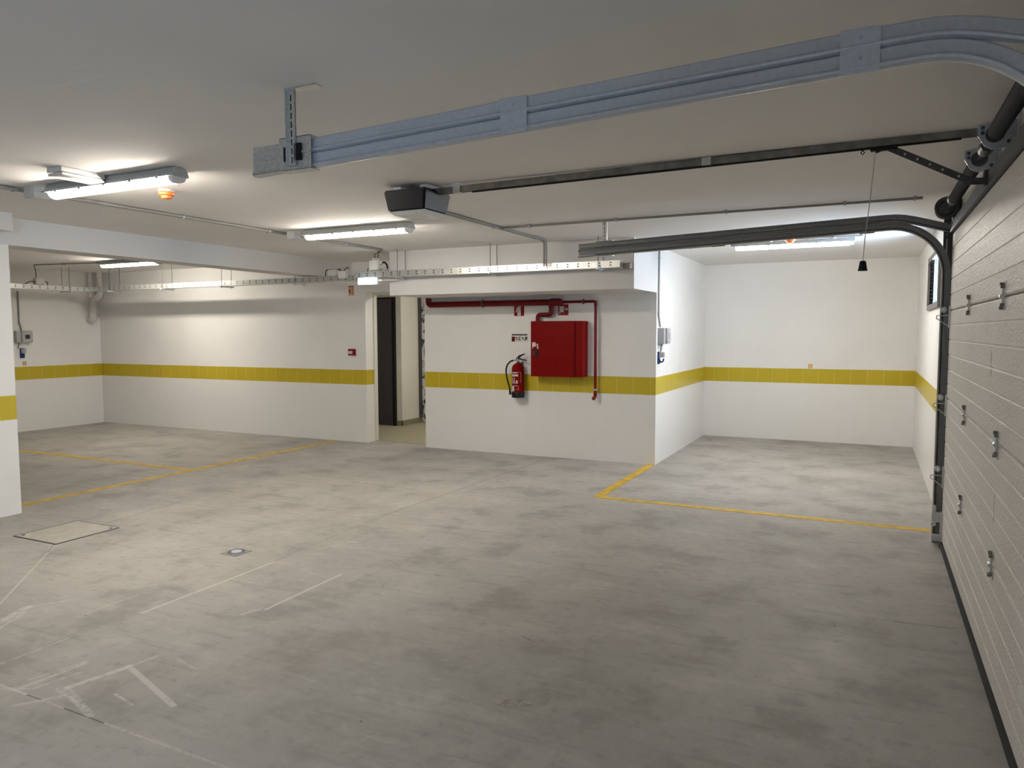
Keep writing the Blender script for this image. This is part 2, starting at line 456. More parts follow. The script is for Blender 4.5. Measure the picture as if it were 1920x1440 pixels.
struct('floor', MB().box(-13, 1.0, YF-.2, 11.2, -0.15, 0), FLOORM, 'grey mottled polished concrete garage floor', 'floor')
struct('ceiling', MB().box(XC-0.15, 1.0, YF-.2, 11.2, ZC, ZC+.3).box(-13, XC-0.15, YF-.2, 11.2, ZC2, ZC2+.254), CEIL, 'plain off-white painted concrete ceiling over the garage', 'ceiling')
DX0, DX1, DZ = -6.197, -5.246, 2.06
wb = MB().box(XL-.2, DX0, YB, YB+.22, 0, 2.6).box(DX1, XM-.001, YB, YB+.22, 0, 2.6).box(DX0, DX1, YB, YB+.22, DZ, 2.6)
struct('wall_back', wb, WX, 'long white wall with yellow tile band holding the open doorway', 'wall')
struct('wall_alcove_side', MB().box(XM-.2, XM, YB+.22, YB2+.2, 0, 2.6).box(XM-.001, XM, YB, YB+.22, 0, 2.6), WY, 'white side wall with yellow band, grey switch box on it', 'wall')
struct('wall_alcove_back', MB().box(XM, XR+.2, YB2, YB2+.2, 0, 2.6), WX, 'white end wall of the parking alcove under the tube lamp', 'wall')
struct('wall_left', MB().box(XL-.2, XL, YF, YB, 0, 2.6), WY, 'white end wall with yellow band behind the pillar', 'wall')
struct('wall_front', MB().box(-13, 1.0, YF-.2, YF, 0, 2.6), WX, 'white garage wall opposite the doorway', 'wall')
def holed(x0, x1, y0, y1, z1, holes):
    mb = MB(); y = y0
    for (a, b, c, d) in holes:
        mb.box(x0, x1, y, a, 0, z1); mb.box(x0, x1, a, b, 0, c); mb.box(x0, x1, a, b, d, z1); y = b
    return mb.box(x0, x1, y, y1, 0, z1)
struct('wall_right', holed(XR, XR+.2, YF, YB2, 2.6, [(-2.5, -1.5, 1.2, 2.1), (7.45, 8.72, 1.76, 2.22)]), WY, 'white wall carrying the garage door and high window', 'wall')  # first hole is for the assumed window behind the viewpoint
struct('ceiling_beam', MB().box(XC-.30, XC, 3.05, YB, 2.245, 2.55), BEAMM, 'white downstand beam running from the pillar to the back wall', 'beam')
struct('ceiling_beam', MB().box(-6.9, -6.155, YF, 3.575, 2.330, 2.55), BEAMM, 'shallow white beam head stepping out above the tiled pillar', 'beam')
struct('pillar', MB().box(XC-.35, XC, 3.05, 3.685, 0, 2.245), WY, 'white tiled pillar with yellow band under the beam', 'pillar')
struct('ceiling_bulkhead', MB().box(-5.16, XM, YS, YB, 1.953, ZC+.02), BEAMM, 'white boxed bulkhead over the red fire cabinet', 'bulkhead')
# lobby behind the doorway
lw = MB().box(-8.3, -6.85, 10.0, 10.1, 0, 2.6).box(-8.2, -7.45, 9.87, 10.0, 0, 2.6).box(-7.45, -6.9, 9.87, 10.0, 2.08, 2.6).box(-6.9, -6.80, 9.87, 10.45, 0, 2.6)
lw.box(-6.9, -4.4, 10.45, 10.6, 0, 2.6).box(-8.3, -8.2, 8.37, 10.0, 0, 2.6).box(-4.5, -4.4, 8.37, 10.45, 0, 2.6)
struct('wall_lobby', lw, LOBW, 'cream lobby wall seen through the open doorway', 'wall')
struct('floor_lobby', MB().prism([(-6.66, 8.34), (-4.5, 8.34), (-4.5, 10.45), (-6.8, 10.45), (-6.72, 9.80), (-7.6, 9.55), (-7.6, 8.34)], 'Z', 0, 0.006), LOBF, 'olive grey screed floor inside the lobby doorway', 'floor')
struct('baseboard_lobby', MB().box(-6.8, -6.788, 9.858, 10.45, 0.006, 0.085).box(-6.788, -6.765, 10.41, 10.45, 0.006, 0.085).box(-6.9, -6.788, 9.858, 9.87, 0.006, 0.085), SKIRT, 'olive tile skirting along the cream lobby wall', 'baseboard')
d2 = thing('door_2', 'dark grey metal door standing shut inside the lobby', 'door', (-7.18, 9.87, 0), kind='structure')
MB().box(-7.42, -6.955, 9.83, 9.868, 0.012, 2.05).build('door_leaf', DOORD, d2, False)
MB().box(-7.45, -7.42, 9.82, 9.87, 0, 2.08).box(-6.945, -6.90, 9.82, 9.87, 0, 2.08).box(-7.42, -6.945, 9.82, 9.87, 2.05, 2.08).build('door_frame', BLACK, d2, False)
struct('trim_1', MB().box(DX0-.002, DX0+.012, YB+.175, YB+.245, 0, DZ).box(DX0, DX1, YB+.2, YB+.245, DZ-.03, DZ), LOBW, 'pale plaster lining on the doorway jamb', 'trim')
lift = thing('door_3', 'dark framed lift door wrapped in crumpled film past the doorway', 'door', (-6.3, 10.4, 0), kind='structure')
MB().box(-6.795, -6.755, 10.36, 10.45, 0.09, 2.2).build('door_frame', DKST, lift, False)
MB().box(-6.755, -5.8, 10.405, 10.45, 0.02, 2.2).build('door_leaf', FILM, lift, False)

# bay window
w1 = thing('window_1', 'small high window with dark louvre beside the garage door track', 'window', (XR, 8.1, 1.76), kind='structure')
f = MB()
for (a, b, c, d) in ((7.40, 8.77, 1.725, 1.775), (7.40, 8.77, 2.205, 2.255), (7.40, 7.45, 1.775, 2.205), (8.72, 8.77, 1.775, 2.205)):
    f.box(XR-.022, XR+.05, a, b, c, d)
f.build('window_frame', FRAME, w1, False)
MB().box(XR+.0, XR+.04, 8.22, 8.27, 1.775, 2.205).build('mullion', DKST, w1, False)
lv = MB()
for i in range(11): lv.obox((XR+.02, 8.495, 1.80+i*0.038), (0.045, 0, -0.03), (0, 0.45, 0), (0.002, 0, 0.003))
lv.box(XR+.05, XR+.055, 8.27, 8.72, 1.775, 2.205)
lv.build('louvre', BLACK, w1, False)
MB().box(XR+.015, XR+.02, 7.45, 8.22, 1.775, 2.205).build('pane', GLASS, w1, False)
w2 = thing('window_assumed', 'assumed unseen window in the wall behind the viewpoint, added for daylight', 'window', (XR, -2.0, 1.2), kind='structure')  # unseen opening, assumed from the cool light on the pillar and beam
f = MB()
for (a, b, c, d) in ((-2.5, -1.5, 1.2, 1.25), (-2.5, -1.5, 2.05, 2.1), (-2.5, -2.45, 1.25, 2.05), (-1.55, -1.5, 1.25, 2.05), (-2.03, -1.97, 1.25, 2.05)):
    f.box(XR+.08, XR+.14, a, b, c, d)
f.build('window_frame', FRAME, w2, False)
MB().box(XR+.10, XR+.105, -2.45, -1.55, 1.25, 2.05).build('pane', GLASS, w2, False)

# ---------------------------------------------------------------- floor furniture and markings
def line(label, x0, x1, y0, y1):
    tag(MB().box(x0, x1, y0, y1, 0.0, 0.002).build('parking_line', MARKP, smooth=False), label, 'floor marking', 'yellow painted parking lines')
line('yellow line from pillar foot toward the back wall', -6.765, -6.675, 3.70, 8.10)
line('yellow cross line behind the pillar dividing two bays', -11.0, -6.765, 5.64, 5.72)
line('short thick yellow line ending at the white wall corner', -2.265, -2.175, 6.325, 8.15)
line('long yellow line across the alcove mouth to the garage door', -2.175, 0.45, 6.30, 6.385)

mh = thing('manhole_cover', 'square concrete manhole cover set in floor near the pillar', 'manhole cover', (-5.48, 3.47, 0))
MB().box(-5.725, -5.24, 3.232, 3.715, -.02, 0.004, 0.001).build('cover_slab', simple('cover_concrete', (0.47, 0.44, 0.38), 0.6, 0, 0.1, 12), mh, False)
fr = MB().box(-5.735, -5.725, 3.222, 3.725, -.02, 0.0045).box(-5.24, -5.230, 3.222, 3.725, -.02, 0.0045).box(-5.725, -5.24, 3.222, 3.232, -.02, 0.0045).box(-5.725, -5.24, 3.715, 3.725, -.02, .0045)
fr.build('steel_frame', DKST, mh, False)
for (x, y) in ((-5.69, 3.27), (-5.27, 3.68)): MB().cyl((x, y, 0.001), (x, y, 0.0055), 0.014, 12).build('lifting_hole', BLACK, mh)

dr = thing('floor_drain', 'small square floor drain with round slotted grate', 'drain', (-3.91, 3.652, 0))
MB().box(-3.985, -3.835, 3.577, 3.727, -.01, 0.003, 0.001).build('drain_plate', simple('drain_plate_grey', (0.25, 0.235, 0.22), 0.5), dr, False)
MB().lathe((-3.91, 3.652, 0.003), [(0.060, 0), (0.060, 0.003), (0.036, 0.003), (0.034, 0.006), (0.0, 0.006)], 32).build('grate', GALV, dr)
sl = MB()
for k in range(18):
    a = 2*PI*k/18; sl.obox((-3.91+.049*math.cos(a), 3.652+.049*math.sin(a), 0.0062), (0.022*math.cos(a), 0.022*math.sin(a), 0), (-.0105*math.sin(a), .0105*math.cos(a), 0), (0, 0, 0.001))
sl.build('slots', BLACK, dr, False)

# ---------------------------------------------------------------- garage door
GD0, GD1 = 2.32, 5.95
gd = thing('door_1', 'closed white sectional garage door with ribbed embossed panels', 'garage door', (0.49, 4.13, 0), kind='structure')
secs = [(0.035, 0.535), (0.535, 1.045), (1.045, 1.66), (1.66, 2.195)]
for (z0, z1) in secs:
    H = z1-z0; nr = max(4, round(H/0.098)); xs = 0.488; prof = []
    prof += [(0.528, z0+.002), (xs+.010, z0+.002), (xs+.003, z0+.006), (xs, z0+.012)]
    for k in range(1, nr):
        z = z0+H*k/nr
        prof += [(xs, z-.006), (xs+.0035, z-.002), (xs+.0035, z+.002), (xs, z+.006)]
    prof += [(xs, z1-.012), (xs+.003, z1-.006), (xs+.010, z1-.002), (0.528, z1-.002)]
    MB().prism(prof, 'Y', GD0, GD1).build('door_section', PANEL, gd, False)
MB().box(0.470, 0.529, GD0-.02, GD1+.0, 2.197, 2.262).build('top_seal', DKST, gd, False)
MB().prism([(0.476, 0.0), (0.528, 0.0), (0.528, 0.036), (0.482, 0.036), (0.478, 0.02)], 'Y', GD0, GD1).build('bottom_seal', RUBBER, gd, False)
def hinge(y, z):
    m = MB()
    m.box(0.484, 0.489, y-.024, y+.020, z+.030, z+.060).box(0.484, 0.489, y-.024, y+.020, z-.058, z-.026)
    m.box(0.478, 0.486, y-.001, y+.011, z-.030, z+.034)
    m.cyl((0.477, y-.014, z), (0.477, y+.026, z), 0.009, 10)
    h = m.build('hinge', GALVB, gd)
    for (dy, dz) in ((-.013, .040), (.010, .050), (-.013, -.036), (.010, -.047)):
        MB().cyl((0.489, y+dy, z+dz), (0.470, y+dy, z+dz), 0.0078, 8).build('bolt', RAILM, h)
for z in (0.535, 1.045, 1.66):
    for y in (4.79, 3.61): hinge(y, z)
    m = MB().tube([(0.485, 5.93, z-.035), (0.408, 5.93, z-.035), (0.406, 5.93, z-.055), (0.487, 5.93, z-.115)], 0.004, 6)
    m.box(0.478, 0.489, 5.90, 5.948, z-.12, z+.03)
    r = m.build('roller_bracket', GALVB, gd)
    MB().cyl((0.452, 5.90, z+.005), (0.452, 5.99, z+.005), 0.006, 8).cyl((0.452, 5.972, z+.005), (0.452, 5.99, z+.005), 0.021, 14).build('roller', WPLAS, r)
m = MB().box(0.476, 0.489, 5.87, 5.948, 0.04, 0.24).box(0.425, 0.48, 5.944, 5.948, 0.16, 0.235).box(0.425, 0.476, 5.90, 5.948, 0.035, 0.075)
m.cyl((0.435, 5.92, 0.15), (0.435, 5.95, 0.15), 0.016, 12).cyl((0.442, 5.935, 0.235), (0.442, 5.935, 0.285), 0.009, 8)
m.build('bottom_bracket', GALVB, gd)
m = MB().box(0.440, 0.489, 2.57, 2.685, 0.372, 0.418, 0.006)
m.build('pull_handle', WPLAS, gd)

# ---------------------------------------------------------------- tracks
def sweep(path, prof, y0, sgn):
    m = MB(); n = len(prof); vs = []; fs = []
    for i, p in enumerate(path):
        a = path[max(0, i-1)]; b = path[min(len(path)-1, i+1)]
        tx, tz = b[0]-a[0], b[1]-a[1]; L = math.hypot(tx, tz); nx, nz = -tz/L, tx/L
        vs += [(p[0]+nx*q[1], y0+sgn*q[0], p[1]+nz*q[1]) for q in prof]
    for i in range(len(path)-1):
        for k in range(n-1): fs.append((i*n+k, i*n+k+1, (i+1)*n+k+1, (i+1)*n+k))
    return m.add(vs, fs)
PROF = [(0.024, 0.049), (0.025, 0.0545), (0.004, 0.0545), (0.0, 0.050), (0.0, 0.021), (-0.001, 0.0185), (-0.008, 0.0155), (-0.0115, 0.010), (-0.009, 0.004), (0.0, 0.0005), (0.010, -0.001), (0.022, 0.001), (0.026, 0.004), (0.024, 0.009)]
LOW = [(-2.29, 2.156), (-1.5, 2.184), (-0.7, 2.212), (0.04, 2.238)]+arc(0.105, 1.912, 0.328, PI/2, 0, 18)[0:]+[(0.433, 1.0), (0.433, 0.004)]
UP = [(-2.29, 2.214), (-1.5, 2.242), (-0.7, 2.270), (0.0, 2.2945), (0.08, 2.2965), (0.13, 2.296), (0.18, 2.290), (0.24, 2.276), (0.32, 2.252), (0.47, 2.205)]
SLOPE = 0.0351
def zt(x): return 2.156+SLOPE*(x+2.29)
def track(label, y, s, GALV, GALVB, name='door_track'):
    t = thing(name, label, 'door track', (0.433, y, 0), 'garage door tracks')
    sweep(LOW, PROF, y, s).build('lower_rail', GALV, t, True, solid=0.002)
    sweep(UP, PROF, y, s).build('upper_rail', GALV, t, True, solid=0.002)
    for (a, b) in ((-1.16, -1.06), (-0.10, 0.0)):
        z = zt((a+b)/2); o = -0.0105*s
        m = MB().prism([(y+o, z+.003), (y+o, z+.115), (y+o*0.55, z+.115), (y+o*0.55, z+.003)], 'X', a, b)
        m.obox(((a+b)/2, y+o*.9, z+.004), (b-a, 0, SLOPE*(b-a)), (0, .004, 0), (0, 0, .02))
        c = m.build('splice_plate', GALV, t, False)
        for dz in (0.035, 0.088): MB().lathe(((a+b)/2, y+o*0.9, z+dz), [(0.0075, -0.004*1), (0.0065, 0.0), (0.003, 0.003), (0, 0.0035)] if s < 0 else [(0.0075, 0.004), (0.0065, 0), (0.003, -.005), (0, -.0055)], 12, 'Y').build('rivet', GALV, c)
    # end stop plate and hanger sleeve
    m = MB(); a, b = -2.293, -2.14; z = zt(-2.215)
    m.box(a, b, min(y-.010*s, y-.007*s), max(y-.010*s, y-.007*s), z+.018, z+.114)
    m.obox(((a+b)/2, y-.010*s, z+.060), (b-a-.06, 0, 0), (0, .008, 0), (0, 0, .010))
    m.tube([(a, y-.004*s, zt(a)+.010), (b, y-.004*s, zt(b)+.010)], 0.012, 10)
    e = m.build('end_plate', GALVB, t)
    MB().box(-2.272, -2.268, y-.0125*s, y-.0095*s, z+.028, z+.048).build('bolt_slot', SIGNW, e, False)
    MB().box(-2.272, -2.268, y-.0125*s, y-.0095*s, z+.080, z+.100).build('bolt_slot', SIGNW, e, False)
    z = zt(-2.06)
    m = MB(); y1, y2 = y-.022*s, y+.030*s
    m.box(-2.14, -1.98, min(y1, y1+.003*s), max(y1, y1+.003*s), z-.004, z+.124)
    m.box(-2.14, -1.98, min(y1, y2), max(y1, y2), z+.121, z+.124).box(-2.14, -1.98, min(y1, y2), max(y1, y2), z-.005, z-.002)
    m.obox((-2.06, y1-.002*s, z+.062), (.16, 0, 0), (0, .005, 0), (0, 0, .010))
    m.build('hanger_sleeve', GALVB, t, False)
    # slotted hanger strut with ceiling foot
    ys = y1-.012*s
    m = MB().box(-2.088, -2.084, ys-.010, ys+.010, z+.012, ZC).box(-2.052, -2.048, ys-.010, ys+.010, z+.012, ZC).box(-2.088, -2.048, ys+.004 if s > 0 else ys-.007, ys+.007 if s > 0 else ys-.004, z+.012, ZC)
    m.box(-2.088, -1.93, ys-.012, ys+.030, ZC-.007, ZC)
    hs = m.build('hanger_strut', GALVB, t, False)
    m = MB(); yy = ys+(.0035 if s > 0 else -.0075)
    k = z+.02
    while k < ZC-.03:
        m.box(-2.071, -2.065, yy, yy+.004, k, k+.024); k += .034
    m.build('strut_slots', SBLACK, hs, False)
    MB().box(-2.112, -2.092, y1-.008*s if s > 0 else y1, y1 if s > 0 else y1-.008*s, z+.03, z+.085).build('rubber_pad', BLACK, t, False)
    MB().box(-2.046, -2.024, y1-.010*s if s > 0 else y1, y1 if s > 0 else y1-.010*s, z+.03, z+.095).build('rubber_pad', BLACK, t, False)
    # wall angle beside the vertical rail
    yo = y-.010*s
    m = MB().box(0.437, 0.500, min(yo, yo-.004*s), max(yo, yo-.004*s), 0.0, 2.345).box(0.496, 0.529, min(yo, yo-.05*s), max(yo, yo-.05*s), 0.0, 2.345)
    wa = m.build('wall_angle', DKST, t, False)
    ya = yo+.0002*s
    for (xa, xb, za, zb) in ((0.455, 0.463, 2.05, 2.16), (0.455, 0.462, 2.19, 2.20), (0.458, 0.480, 2.318, 2.326)):
        MB().box(xa, xb, min(ya, ya+.001*s), max(ya, ya+.001*s), za, zb).build('slot', SIGNW, wa, False)
    return t
track('blue grey double door track in front, ending at a slotted ceiling strut', 2.30, 1, GALV, GALVB)
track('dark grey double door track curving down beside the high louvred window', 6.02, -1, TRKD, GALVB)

# ---------------------------------------------------------------- torsion springs
SX, SZ = 0.447, 2.350
ts = thing('torsion_spring_shaft', 'dark torsion spring shaft above the garage door with cable drum', 'spring shaft', (SX, 4.13, SZ))
MB().cyl((SX, 2.35, SZ), (SX, 5.95, SZ), 0.0125, 14).build('shaft', CHROME, ts)
def spring(y0, y1):
    m = MB(); r = 0.034; pitch = 0.0095; n = int((y1-y0)/pitch); rs = []; pts = []
    for i in range(n*2+1):
        pts.append((SX, y0+(y1-y0)*i/(2*n), SZ)); rs.append(r if i % 2 else r-.0035)
    m.tube(pts, r, 20, rs=rs); return m.build('spring', DKST, ts)
spring(4.33, 5.42); spring(2.42, 3.70)
for (y, s) in ((4.26, 1), (3.76, -1)):
    m = MB().prism([(0.385, SZ+.045), (0.385, SZ+.0), (0.41, SZ-.045), (0.44, SZ-.062), (0.527, SZ-.055), (0.527, SZ+.055), (0.44, SZ+.055)], 'Y', y-.004, y+.004)
    m.box(0.524, 0.529, y-.06, y+.005, SZ-.07, SZ+.075)
    p = m.build('bearing_plate', GALV, ts, False)
    MB().lathe((SX, y, SZ), [(0.036, -.012), (0.034, .012), (0.016, .014), (0, .014)], 20, 'Y').build('bearing', DKST, p)
    for (dx, dz) in ((-.045, .03), (-.045, .008), (.05, -.035), (.045, .035)): MB().cyl((SX+dx, y-.014, SZ+dz), (SX+dx, y+.012, SZ+dz), 0.008, 8).build('bolt', DKST, p)
MB().lathe((SX, 4.02, SZ), [(0.028, -.06), (0.03, -.02), (0.033, .0), (0.03, .02), (0.028, .06)], 16, 'Y').build('shaft_coupler', DKST, ts)
MB().lathe((SX, 5.47, SZ), [(0.030, -.05), (0.036, -.04), (0.036, .03), (0.028, .05)], 16, 'Y').build('winding_cone', DKST, ts)
m = MB().lathe((SX-.012, 5.82, SZ), [(0.020, -.03), (0.040, -.028), (0.050, -.006), (0.068, -.010), (0.074, -.004), (0.074, .010), (0.062, .014), (0.062, .06), (0.070, .062), (0.070, .07), (0.02, .07)], 28, 'Y')
dm = m.build('cable_drum', DKST, ts)
MB().box(0.478, 0.529, 5.90, 5.955, 2.27, 2.42).build('end_bearing_plate', DKST, ts, False)

# ---------------------------------------------------------------- door opener
RY = 4.15
RZ0, RZ1 = 2.410, 2.437
op = thing('garage_door_opener', 'black ceiling door opener motor with long steel rail to door', 'door opener', (-2.7, RY, 2.3))
hb = MB()
ytop = (4.00, 4.30); zb = 2.290
def tapered(m, xa, xb, ya, yb, z0, z1, ix, iy):
    m.add([(xa+ix, ya+iy, z0), (xb-ix, ya+iy, z0), (xb-ix, yb-iy, z0), (xa+ix, yb-iy, z0), (xa, ya, z1), (xb, ya, z1), (xb, yb, z1), (xa, yb, z1)],
          [(0,3,2,1),(4,5,6,7),(0,1,5,4),(1,2,6,5),(2,3,7,6),(3,0,4,7)])
bm = bmesh.new(); tmp = MB(); tapered(tmp, -2.875, -2.55, 3.985, 4.31, 2.297, 2.435, 0.024, 0.02)
vv = [bm.verts.new(v) for v in tmp.v]
for q in tmp.f: bm.faces.new([vv[i] for i in q])
bmesh.ops.bevel(bm, geom=list(bm.edges), offset=0.012, segments=3, affect='EDGES')
hb.take(bm).build('motor_housing', ANTH, op)
mm = MB(); tapered(mm, -2.85, -2.575, 4.012, 4.283, 2.278, 2.300, 0.03, 0.03); mm.build('light_cover', CLEAR, op, False)
for xs_ in (-2.83, -2.62): MB().box(xs_-.03, xs_+.03, 4.08, 4.22, 2.43, ZC).build('mounting_strap', GALV, op, False)
RSL = (2.459-2.432)/2.9
def rz(x): return 2.410+RSL*(x+2.46)
m = MB(); xa, xb = -2.60, 0.44
def ob(y0, y1, d0, d1):
    ma = MB(); ma.add([(xa, y0, rz(xa)+d0), (xb, y0, rz(xb)+d0), (xb, y1, rz(xb)+d0), (xa, y1, rz(xa)+d0), (xa, y0, rz(xa)+d1), (xb, y0, rz(xb)+d1), (xb, y1, rz(xb)+d1), (xa, y1, rz(xa)+d1)],
          [(0,3,2,1),(4,5,6,7),(0,1,5,4),(1,2,6,5),(2,3,7,6),(3,0,4,7)]); return ma
m = ob(RY-.018, RY-.015, 0, .038); k = ob(RY+.015, RY+.018, 0, .038); m.add(k.v, k.f); k = ob(RY-.018, RY+.018, .036, .0385); m.add(k.v, k.f)
k = ob(RY-.018, RY-.008, -.001, .001); m.add(k.v, k.f); k = ob(RY+.008, RY+.018, -.001, .001); m.add(k.v, k.f)
m.build('rail', RAILM, op, False)
MB().bar((-2.3, RY, rz(-2.3)-.006), (0.36, RY, rz(.36)-.006), 0.012, 0.007).build('chain', BLACK, op)
MB().box(-2.43, -2.38, RY-.025, RY+.025, rz(-2.4)-.005, ZC).build('rail_clamp', GALVB, op, False)
MB().box(-0.86, -0.81, RY-.022, RY+.022, rz(-.85)-.002, rz(-.85)+.042).build('rail_clamp', GALVB, op, False)
tr = MB().box(-0.03, 0.09, RY-.016, RY+.016, rz(0)-.022, rz(0)-.004, .003).tube([(-.065, RY, rz(0)-.01), (-.073, RY, rz(0)-.022), (-.065, RY, rz(0)-.032), (-.056, RY, rz(0)-.022), (-.065, RY, rz(0)-.01)], .003, 6).build('trolley', BLACK, op)
MB().bar((-.005, RY, rz(0)-.028), (0.04, RY, rz(0)-.012), 0.010, 0.008).build('release_lever', BLACK, tr)
m = MB().bar((0.055, RY-.004, rz(0)-.012), (0.395, RY-.004, 2.232), 0.004, 0.032)
am = m.build('door_arm', DKST, op, False)
for q in (0.2, 0.36, 0.52, 0.68, 0.88):
    p = Vector((0.055, RY-.007, rz(0)-.012)).lerp(Vector((0.395, RY-.007, 2.232)), q); MB().cyl((p.x, p.y-.0012, p.z), (p.x, p.y+.001, p.z), 0.0055, 10).build('hole', SIGNW, am)
MB().bar((0.375, RY-.010, 2.228), (0.475, RY-.010, 2.222), 0.004, 0.032).box(0.455, 0.475, RY-.035, RY+.02, 2.20, 2.27).build('door_bracket', DKST, op, False)
MB().box(0.425, 0.529, RY-.02, RY+.02, rz(.44)-.02, rz(.44)+.03).build('wall_bracket', GALV, op, False)
rc = thing('release_cord', 'thin cord with black bell handle hanging from opener rail', 'pull cord', (-0.05, RY, 1.823))
MB().tube([(-.008, RY, rz(0)-.03), (-.022, RY, 2.2), (-.042, RY, 1.99), (-.0485, RY, 1.87)], 0.0024, 6).build('cord', SIGNW, rc)
MB().lathe((-.0485, RY, 1.823), [(0.022, 0), (0.0225, 0.003), (0.020, 0.012), (0.0165, 0.035), (0.0155, 0.043), (0.012, 0.049), (0.004, 0.051)], 20).build('handle', BLACK, rc)

# ---------------------------------------------------------------- tube lamps
def make_lamp(label, cx, cy, zc, L=1.17):
    t = thing('tube_lamp', label, 'lamp', (cx, cy, zc), 'ceiling tube lamps')
    x0, x1 = cx-L/2, cx+L/2
    prof = [(cy-.060, zc-.054), (cy-.058, zc-.040), (cy-.040, zc-.004), (cy+.040, zc-.004), (cy+.058, zc-.040), (cy+.060, zc-.054)]
    MB().prism(prof, 'X', x0, x1).build('housing', LAMPG, t, False)
    dp = [(cy-.046, zc-.054)]+[(cy+.045*math.cos(a), zc-.058-.032*math.sin(a)) for a in [PI-PI*i/10 for i in range(11)]]+[(cy+.046, zc-.054)]
    MB().prism(dp, 'X', x0+.02, x1-.05).build('diffuser', TUBEM, t)
    dq = [(cy+(y-cy)*.98, zc-.052+(z-zc+.052)*.98) for (y, z) in dp]
    MB().prism(dq, 'X', x0+.004, x0+.02).build('end_cap', CLEAR, t)
    MB().prism(dq, 'X', x1-.05, x1-.004).build('end_cap', CLEAR, t)
    for k in range(5):
        x = x0+.12+k*(L-.24)/4
        for s in (-1, 1): MB().box(x-.011, x+.011, cy+s*.060-.003, cy+s*.060+.003, zc-.064, zc-.044).build('clip', LAMPG, t, False)
    MB().cyl((x0-.035, cy, zc-.030), (x0+.004, cy, zc-.030), 0.012, 10).build('cable_gland', GPLAS, t)
    for x in (x0+.25, x1-.25): MB().box(x-.02, x+.02, cy-.03, cy+.03, zc-.006, zc).build('ceiling_clip', GALV, t, False)
    return t
LZ = ZC
lamp0 = make_lamp('lit tube lamp with the orange smoke detector and white box beside it', -4.185, 3.03, LZ)
def lamp_copy(label, x, y, z):
    c = copy_tree(lamp0); c.location = (x, y, z); c['label'] = label
lamp_copy('lit tube lamp on the ceiling in front of the open doorway', -4.19, 5.41, LZ)
lamp_copy('lit tube lamp seen past the white beam over the back bays', -9.12, 6.82, ZC2)
lamp_copy('lit tube lamp in the alcove behind the far door track', -0.76, 8.20, LZ)


def jbox(name, label, x0, x1, y0, y1, z0, z1, cat='junction box', group=None, face='-Y'):
    t = thing(name, label, cat, ((x0+x1)/2, (y0+y1)/2, z0), group)
    MB().box(x0, x1, y0, y1, z0, z1, 0.005).build('box_body', WPLAS, t)
    if face == '-Y': MB().box(x0+.006, x1-.006, y0-.008, y0, z0+.006, z1-.006, .003).build('lid', WPLAS, t)
    elif face == '+X': MB().box(x1, x1+.008, y0+.006, y1-.006, z0+.006, z1-.006, .003).build('lid', WPLAS, t)
    else: MB().box(x0+.006, x1-.006, y0+.006, y1-.006, z0-.008, z0, .003).build('lid', WPLAS, t)
    return t
j = jbox('junction_box', 'white junction box feeding the tube lamp nearest the pillar', -4.98, -4.87, 2.97, 3.08, 2.40, ZC, face='-Z')
MB().cyl((-4.98, 3.02, 2.43), (-5.03, 3.02, 2.44), .008, 8).build('gland', GPLAS, j)
MB().cyl((-4.87, 3.02, 2.435), (-4.80, 3.03, 2.438), .006, 8).build('lead', GPLAS, j)
j = jbox('junction_box', 'small white junction box feeding the doorway tube lamp', -4.98, -4.89, 5.37, 5.45, 2.405, ZC, face='-Z')
MB().cyl((-4.89, 5.41, 2.435), (-4.80, 5.41, 2.438), .006, 8).build('lead', GPLAS, j)
MB().cyl((-4.98, 5.41, 2.44), (-5.03, 5.41, 2.45), .006, 8).build('gland', GPLAS, j)

el = thing('emergency_light', 'flat white emergency light unit touching the ceiling beside tube lamp', 'emergency light', (-4.23, 2.83, 2.42))
MB().box(-4.30, -4.165, 2.70, 2.966, 2.440, ZC, .004).build('base', WPLAS, el)
MB().box(-4.297, -4.168, 2.705, 2.964, 2.420, 2.437, .004).build('cover', WPLAS, el)
def detector(label, x, y):
    t = thing('smoke_detector', label, 'smoke detector', (x, y, ZC), 'orange smoke detectors')
    MB().lathe((x, y, ZC), [(0.050, 0), (0.052, -.010), (0.050, -.016), (0.0, -.016)], 28).build('base', WPLAS, t)
    MB().lathe((x, y, ZC-.016), [(0.048, 0), (0.052, -.008), (0.050, -.020), (0.034, -.026), (0.033, -.040), (0.025, -.045), (0.0, -.045)], 28).build('sensor_head', ORANGE, t)
    return t
d = detector('orange smoke detector beside the tube lamp nearest the pillar', -4.245, 3.46)
detector('orange smoke detector in the alcove above the tube lamp', -0.765, 8.0)

# ---------------------------------------------------------------- conduits
def conduit(label, runs, clips=(), r=0.010, mat=None, group='ceiling conduits', rb=0.03):
    allp = [p for q in runs for p in q]
    c0 = allp[0]
    t = thing('conduit', label, 'conduit', c0, group)
    for q in runs: MB().tube(bend(q, rb), r, 10).build('pipe', mat or CONDUIT, t)
    for (p, d) in clips:
        m = MB()
        if d == 'X': m.box(p[0]-.009, p[0]+.009, p[1]-.024, p[1]+.024, p[2]-.014, p[2]+.013)
        elif d == 'Y': m.box(p[0]-.024, p[0]+.024, p[1]-.009, p[1]+.009, p[2]-.014, p[2]+.013)
        else: m.box(p[0]-.016, p[0]+.012, p[1]-.016, p[1]+.016, p[2]-.009, p[2]+.009)
        m.build('clip', GPLAS, t, False)
    return t
zc = ZC-.014
conduit('twin grey conduits running past the tube lamps to the doorway corner',
        [[(-5.055, 1.0, zc), (-5.055, 6.95, zc)], [(-5.03, 1.0, zc), (-5.03, 6.95, zc)]],
        [((-5.043, y, zc), 'Y') for y in (2.3, 2.95, 4.25, 5.2, 6.3)])
